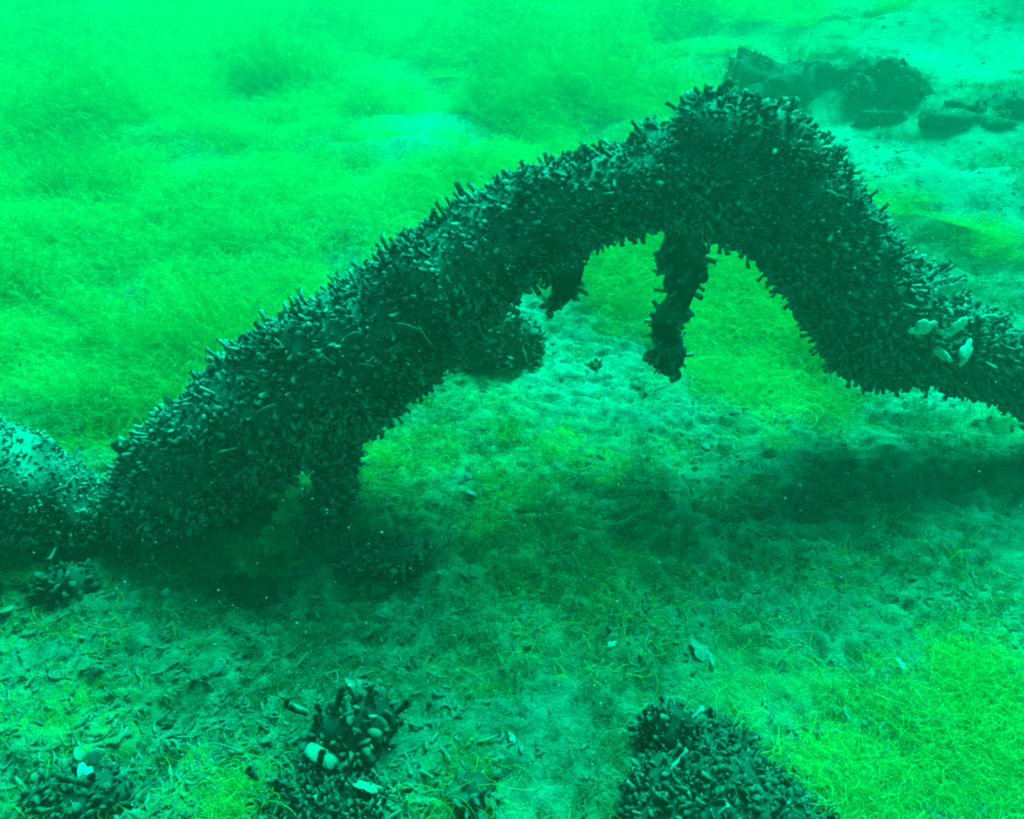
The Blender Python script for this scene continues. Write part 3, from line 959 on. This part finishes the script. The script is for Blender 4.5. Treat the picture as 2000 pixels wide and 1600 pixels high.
# ------------------------------------------------------------------ litter of broken tubes and shell edges
def build_litter():
    n = 27000
    # spread evenly over what the photo shows of the near bottom
    px, py = rng.random(n) * 2300 - 150, 520 + 1200 * rng.random(n) ** 0.85
    far_ = rng.random(n) < 0.10
    px, py = np.where(far_, 1250 + 850 * rng.random(n), px), np.where(far_, 90 + 450 * rng.random(n), py)
    u, v = (px - 1000) / FPX, (800 - py) / FPX
    rz = -SP + v * CP
    t = -CAM_Z / rz
    x, y = u * t, (CP + v * SP) * t
    keep = rng.random(n) < np.clip(0.32 + 0.8 * fbm(x * 4, y * 4, 0, 90, 2), 0.03, 1)
    x, y = x[keep], y[keep]
    m = len(x)
    z = ground_z(x, y)
    seg, sides = 3, 4
    big = 1 + 0.28 * np.clip(y - 1.5, 0, 4)
    L = (0.008 + 0.024 * rng.random(m) ** 3) * big
    r = (0.0013 + 0.0022 * rng.random(m)) * big
    a = rng.normal(0.15, 0.75, m) + np.where(rng.random(m) < 0.2, 1.5, 0)
    curv = rng.normal(0, 1.0, m)
    tilt = rng.normal(0, 0.14, m)
    V = np.zeros((m, seg + 1, sides, 3))
    cx, cyy, cz = np.zeros(m), np.zeros(m), np.zeros(m)
    ang = np.linspace(0, 2 * np.pi, sides, endpoint=False)
    for i in range(seg + 1):
        f = i / seg - 0.5
        hd = a + curv * f
        rr = r * (1.0 - 1.4 * abs(f) ** 2)
        for j in range(sides):
            ox = -np.sin(hd) * np.cos(ang[j]) * rr
            oy = np.cos(hd) * np.cos(ang[j]) * rr
            oz = np.sin(ang[j]) * rr
            V[:, i, j] = np.stack([x + cx + ox, y + cyy + oy, z + cz + oz + r * 0.15], -1)
        cx = cx + np.cos(hd) * L / seg
        cyy = cyy + np.sin(hd) * L / seg
        cz = cz + np.sin(tilt) * L / seg
    nv = (seg + 1) * sides
    i, j = np.meshgrid(np.arange(seg), np.arange(sides), indexing='ij')
    j2 = (j + 1) % sides
    q = np.stack([i * sides + j, i * sides + j2, (i + 1) * sides + j2, (i + 1) * sides + j], -1).reshape(-1, 4)
    Q = (q[None] + (np.arange(m) * nv)[:, None, None]).reshape(-1, 4)
    me = np_mesh('litter', V.reshape(-1, 3), Q, None, True, {'rnd': np.repeat(rng.random(m), nv)})
    tag(obj('shell_litter', me, None, (M_DEBRIS,)), 'silted litter of broken tubes and shell edges on the bottom', 'litter', None, 'stuff')
    # flat shell fragments among it
    n = 1100
    sel = rng.choice(m, n)
    xs, ys = x[sel] + rng.normal(0, .03, n), y[sel] + rng.normal(0, .03, n)
    T = np.stack([xs, ys, ground_z(xs, ys) + 0.001], -1)
    D = np.array([0, 0, 1.0]) + 0.55 * rng.normal(size=(n, 3))
    k = np.where(rng.random(n) < 0.22, MV + rng.integers(0, 2, n), NT_ + rng.integers(0, NM_, n))
    R = frames(D, rng.random(n) * 6.28)
    lay = k < MV
    Rx = np.array([[1, 0, 0], [0, 0, -1], [0, 1, 0]], float)
    R[lay] = R[lay] @ Rx
    R[~lay, :, 2] *= 0.35
    o = bake('shell_fragments', k, R, T, 0.2 + 0.4 * rng.random(n), None, (M_DEBRIS, M_HOLE, M_DEBRIS, M_PALE))
    tag(o, 'small silted shell fragments strewn over the bottom', 'fragments', None, 'stuff')


build_litter()


# ------------------------------------------------------------------ thread algae
def strands(n, spread, length, radius, curl, up, steps=9, sides=3, seed=0, droop=0.0):
    g = np.random.default_rng(seed)
    r0 = spread * np.sqrt(g.random(n))
    a0 = g.random(n) * 2 * np.pi
    P = np.stack([r0 * np.cos(a0), r0 * np.sin(a0), np.zeros(n) - 0.004], -1)
    L = length * (0.35 + 0.9 * g.random(n))
    D = g.normal(size=(n, 3))
    D[:, 2] = np.abs(D[:, 2]) * 0.6 + up
    D /= np.linalg.norm(D, axis=1, keepdims=True)
    axis = g.normal(size=(n, 3))
    axis /= np.linalg.norm(axis, axis=1, keepdims=True)
    path = [P]
    for k in range(steps):
        D = D + curl * np.cross(axis, D) + 0.22 * curl * g.normal(size=(n, 3))
        D[:, 2] -= droop * k / steps
        D /= np.linalg.norm(D, axis=1, keepdims=True)
        P = P + D * (L / steps)[:, None]
        P[:, 2] = np.maximum(P[:, 2], 0.0005)
        path.append(P)
    path = np.stack(path, 1)
    T = np.gradient(path, axis=1)
    T /= np.linalg.norm(T, axis=2, keepdims=True) + 1e-9
    ref = np.array([0.31, 0.52, 0.79])
    u = np.cross(T, ref)
    u /= np.linalg.norm(u, axis=2, keepdims=True) + 1e-9
    w = np.cross(T, u)
    rad = radius * (0.7 + 0.6 * g.random(n))[:, None] * np.linspace(1, 0.45, steps + 1)[None]
    V = []
    for j in range(sides):
        th = 2 * np.pi * j / sides
        V.append(path + (math.cos(th) * u + math.sin(th) * w) * rad[..., None])
    V = np.stack(V, 2)
    nv = (steps + 1) * sides
    i, j = np.meshgrid(np.arange(steps), np.arange(sides), indexing='ij')
    j2 = (j + 1) % sides
    q = np.stack([i * sides + j, i * sides + j2, (i + 1) * sides + j2, (i + 1) * sides + j], -1).reshape(-1, 4)
    Q = (q[None] + (np.arange(n) * nv)[:, None, None]).reshape(-1, 4)
    return V.reshape(-1, 3), Q, np.repeat(g.random(n), nv)


def scatter_group(name, sources):
    """geometry nodes: instances one of the source meshes on every vertex"""
    col = bpy.data.collections.new(name + '_shapes')
    for s in sources:
        col.objects.link(s)
    ng = bpy.data.node_groups.new(name, 'GeometryNodeTree')
    ng.interface.new_socket('Geometry', in_out='INPUT', socket_type='NodeSocketGeometry')
    ng.interface.new_socket('Geometry', in_out='OUTPUT', socket_type='NodeSocketGeometry')
    N, L = ng.nodes, ng.links
    gi, go = N.new('NodeGroupInput'), N.new('NodeGroupOutput')
    ci = N.new('GeometryNodeCollectionInfo')
    ci.inputs['Collection'].default_value = col
    ci.inputs['Separate Children'].default_value = True
    ci.inputs['Reset Children'].default_value = True
    ip = N.new('GeometryNodeInstanceOnPoints')
    ip.inputs['Pick Instance'].default_value = True

    def na(nm, typ):
        q = N.new('GeometryNodeInputNamedAttribute')
        q.data_type = typ
        q.inputs['Name'].default_value = nm
        return q.outputs['Attribute']
    L.new(gi.outputs[0], ip.inputs['Points'])
    L.new(ci.outputs[0], ip.inputs['Instance'])
    L.new(na('idx', 'INT'), ip.inputs['Instance Index'])
    L.new(na('rot', 'FLOAT_VECTOR'), ip.inputs['Rotation'])
    L.new(na('scl', 'FLOAT_VECTOR'), ip.inputs['Scale'])
    L.new(ip.outputs[0], go.inputs[0])
    return ng


def scatter(name, P, rot, scl, idx, sources, label):
    me = bpy.data.meshes.new(name)
    me.vertices.add(len(P))
    me.vertices.foreach_set('co', np.asarray(P, np.float32).ravel())
    for nm, typ, dat, key in (('rot', 'FLOAT_VECTOR', rot, 'vector'), ('scl', 'FLOAT_VECTOR', scl, 'vector'), ('idx', 'INT', idx, 'value')):
        a = me.attributes.new(nm, typ, 'POINT')
        a.data.foreach_set(key, np.asarray(dat, np.int32 if typ == 'INT' else np.float32).ravel())
    o = obj(name, me)
    md = o.modifiers.new('scatter', 'NODES')
    md.node_group = scatter_group(name + '_scatter', sources)
    return tag(o, label, 'algae', None, 'stuff')


def tuft_sources(tag_, specs, mat):
    out = []
    for s in specs:
        v, q, r = strands(**s)
        me = np_mesh(tag_, v, q, None, True, {'rnd': r})
        me.materials.append(mat)
        out.append(bpy.data.objects.new(tag_, me))
    return out


def build_algae():
    # dense cottony mats
    src = tuft_sources('mat_tuft', [dict(n=300, spread=0.10, length=0.17, radius=0.0007, curl=0.42, up=0.5, steps=10, seed=s, droop=0.25) for s in range(100, 106)], M_ALGAE)
    # sample evenly in the picture so that near and far are equally dense, plus the surroundings
    n = 9000
    px, py = rng.random(n) * 2700 - 350, -150 + 1900 * rng.random(n)
    u, v = (px - 1000) / FPX, (800 - py) / FPX
    rz = -SP + v * CP
    t = -CAM_Z / rz
    x, y = u * t, (CP + v * SP) * t
    ok = (y < 16) & (y > 0.2) & (t > 0)
    x, y = x[ok], y[ok]
    dens = algae_density(x, y)
    keep = rng.random(len(x)) < dens ** 1.5 * np.where(y > 1.45, 1.0, 0.55)
    x, y, dens = x[keep], y[keep], dens[keep]
    m = len(x)
    s = (0.55 + 0.5 * rng.random(m)) * (0.55 + 0.45 * dens) * (1 + 0.42 * np.clip(y - 1.6, 0, 8))
    hgt = s * (0.45 + 1.0 * rng.random(m) ** 2 + np.where(y > 1.5, 2.6, 1.1) * np.clip(fbm(x * 2.4, y * 2.4, 0, 88, 2) + 0.1, 0, 1))
    P = np.stack([x, y, ground_z(x, y) - 0.005], -1)
    rot = np.stack([rng.normal(0, .1, m), rng.normal(0, .1, m), rng.random(m) * 6.28], -1)
    near = y < 1.35
    k = ~near
    idx = rng.integers(0, len(src), m)
    S3 = np.stack([s, s, hgt], -1)
    scatter('thread_algae', P[k], rot[k], S3[k], idx[k], src, 'cottony bright green thread algae matted over the bottom behind the branch')
    srcn = tuft_sources('near_tuft', [dict(n=210, spread=0.085, length=0.11, radius=0.0005, curl=0.5, up=0.35, steps=10, seed=s_, droop=0.35) for s_ in range(120, 126)], M_NEAR)
    scatter('dusty_algae', P[near], rot[near], S3[near], idx[near], srcn, 'loose dusty green algae patches on the near bottom')
    print('mat tufts', m)
    # thin loose threads lying on open silt
    src2 = tuft_sources('thread_tuft', [dict(n=14, spread=0.05, length=0.085, radius=0.00048, curl=0.36, up=0.3, steps=9, seed=s, droop=0.5) for s in range(200, 206)], M_NEAR)
    n = 4200
    px, py = rng.random(n) * 2300 - 150, 520 + 1200 * rng.random(n)
    u, v = (px - 1000) / FPX, (800 - py) / FPX
    t = -CAM_Z / (-SP + v * CP)
    x, y = u * t, (CP + v * SP) * t
    keep = rng.random(n) < np.clip(0.05 + 1.3 * algae_density(x, y) + 0.28 * fbm(x * 3, y * 3, 0, 95, 2), 0.02, 1)
    x, y = x[keep], y[keep]
    m = len(x)
    s = 0.5 + 0.7 * rng.random(m)
    P = np.stack([x, y, ground_z(x, y) - 0.002], -1)
    rot = np.stack([np.zeros(m), np.zeros(m), rng.random(m) * 6.28], -1)
    scatter('loose_algae_threads', P, rot, np.stack([s, s, s], -1), rng.integers(0, len(src2), m), src2, 'thin single green algae threads on the open silt')


def build_turf():
    # short dull threads caught in silt, nearly everywhere on the near bottom
    src3 = tuft_sources('turf_tuft', [dict(n=34, spread=0.035, length=0.035, radius=0.0006, curl=0.6, up=0.35, steps=6, seed=s, droop=0.3) for s in range(400, 406)], M_TURF)
    n = 9000
    px, py = rng.random(n) * 2300 - 150, 480 + 1240 * rng.random(n)
    u, v = (px - 1000) / FPX, (800 - py) / FPX
    t = -CAM_Z / (-SP + v * CP)
    x, y = u * t, (CP + v * SP) * t
    keep = rng.random(n) < np.clip(0.45 + 0.9 * fbm(x * 5, y * 5, 0, 96, 3) - 0.5 * spot_mask(_pale, x, y) - 0.38 * sstep(0.85, 0.62, y), 0.02, 1)
    x, y = x[keep], y[keep]
    m = len(x)
    nf = 5200
    fx, fy = 900 + rng.random(nf) * 1300, 20 + 520 * rng.random(nf)
    u, v = (fx - 1000) / FPX, (800 - fy) / FPX
    t = -(CAM_Z - 0.2) / (-SP + v * CP)
    x2, y2 = u * t, (CP + v * SP) * t
    keep = rng.random(nf) < np.clip(0.30 + 1.3 * fbm(x2 * 2.2, y2 * 2.2, 0, 98, 3) - 0.45 * spot_mask(_pale, x2, y2), 0.02, 1)
    x2, y2 = x2[keep], y2[keep]
    x, y = np.concatenate([x, x2]), np.concatenate([y, y2])
    m = len(x)
    s = (0.6 + 0.8 * rng.random(m)) * (1 + 0.5 * np.clip(y - 1.6, 0, 6))
    P = np.stack([x, y, ground_z(x, y) - 0.002], -1)
    rot = np.stack([np.zeros(m), np.zeros(m), rng.random(m) * 6.28], -1)
    scatter('silted_turf', P, rot, np.stack([s, s, s * (0.5 + 0.6 * rng.random(m))], -1), rng.integers(0, len(src3), m), src3, 'short dull algae turf clogged with silt on the near bottom')


build_algae()
build_turf()


# algae tufts growing on the branch and log
def branch_tuft(spots, size, label, seed, n=420):
    # several small bunches grown together: (px, py, Y, relative size)
    V, Q, Rn, off = [], [], [], 0
    base = at(*spots[0][:3])
    for i, (px, py, Y, k) in enumerate(spots):
        v, q, r = strands(int(n * k), size * 0.55 * k, size * k, 0.0006, 0.45, 0.6, 9, 3, seed + i, 0.1)
        v = v + at(px, py, Y) - base
        V.append(v)
        Q.append(q + off)
        Rn.append(r)
        off += len(v)
    me = np_mesh('threads', np.concatenate(V), np.concatenate(Q), None, True, {'rnd': np.concatenate(Rn)})
    o = obj('algae_tuft', me, None, (M_TURF,))
    o.location = Vector(base)
    return tag(o, label, 'algae tuft')


branch_tuft(((505, 1090, 0.84, 1.0), (545, 1050, 0.85, 0.9), (480, 1060, 0.86, 0.7), (565, 1000, 0.86, 0.6), (572, 962, 0.87, 0.35), (440, 1100, 0.85, 0.7), (540, 1105, 0.83, 0.7)), 0.05,
            'olive green algae tuft growing in the shade under the left foot of the arch', 301, 260)
branch_tuft(((25, 1115, 0.84, 1.0), (60, 1120, 0.84, 0.7), (-20, 1100, 0.85, 0.9)), 0.05, 'olive algae tuft under the branch at the left edge', 321, 240)


# ------------------------------------------------------------------ silt drifting in the water
def build_specks():
    n = 1700
    px, py = rng.random(n) * 2000, rng.random(n) * 1600
    dist = 0.35 + 1.0 * rng.random(n)
    V, F = [], []
    base = np.array([(1, 0, 0), (-1, 0, 0), (0, 1, 0), (0, -1, 0), (0, 0, 1), (0, 0, -1)], float)
    tri = [(0, 2, 4), (2, 1, 4), (1, 3, 4), (3, 0, 4), (2, 0, 5), (1, 2, 5), (3, 1, 5), (0, 3, 5)]
    k = 0
    for i in range(n):
        p = np.array([0, 0, CAM_Z]) + ray(px[i], py[i]) * dist[i]
        if p[2] < ground_z(p[0], p[1]) + 0.03:
            continue
        s = (0.0004 + 0.0011 * rng.random() ** 4) * dist[i]
        R = frames(rng.normal(size=(1, 3)), np.array([0.0]))[0]
        V.append(p + (base * s * np.array([1, 0.6 + 0.6 * rng.random(), 1 + rng.random()])) @ R.T)
        F += [tuple(6 * k + a for a in t) for t in tri]
        k += 1
    me = np_mesh('specks', np.concatenate(V), None, np.array(F))
    tag(obj('drifting_silt', me, None, (M_SPECK,)), 'tiny pale silt specks drifting in the water', 'silt', None, 'stuff')


build_specks()


# ------------------------------------------------------------------ the water's haze
def build_haze():
    x, y0, y1, z0, z1 = 31.0, -8.0, 34.0, -2.2, 1.6
    v = [(a, b, c) for c in (z0, z1) for b in (y0, y1) for a in (-x, x)]
    f = [(0, 2, 3, 1), (4, 5, 7, 6), (0, 1, 5, 4), (2, 6, 7, 3), (0, 4, 6, 2), (1, 3, 7, 5)]
    me = bpy.data.meshes.new('haze')
    me.from_pydata(v, [], f)
    m = bpy.data.materials.new('green_water')
    m.use_nodes = True
    n = m.node_tree.nodes
    n.remove(n['Principled BSDF'])
    pv = n.new('ShaderNodeVolumePrincipled')
    pv.inputs['Color'].default_value = (0.3, 0.60, 0.50, 1)
    pv.inputs['Absorption Color'].default_value = (0.0, 0.95, 0.10, 1)
    pv.inputs['Density'].default_value = 0.060
    pv.inputs['Anisotropy'].default_value = 0.35
    m.node_tree.links.new(pv.outputs[0], n['Material Output'].inputs['Volume'])
    o = obj('haze', me, None, (m,))
    tag(o, 'green water haze that far things fade into', None, None, 'stuff')


build_haze()
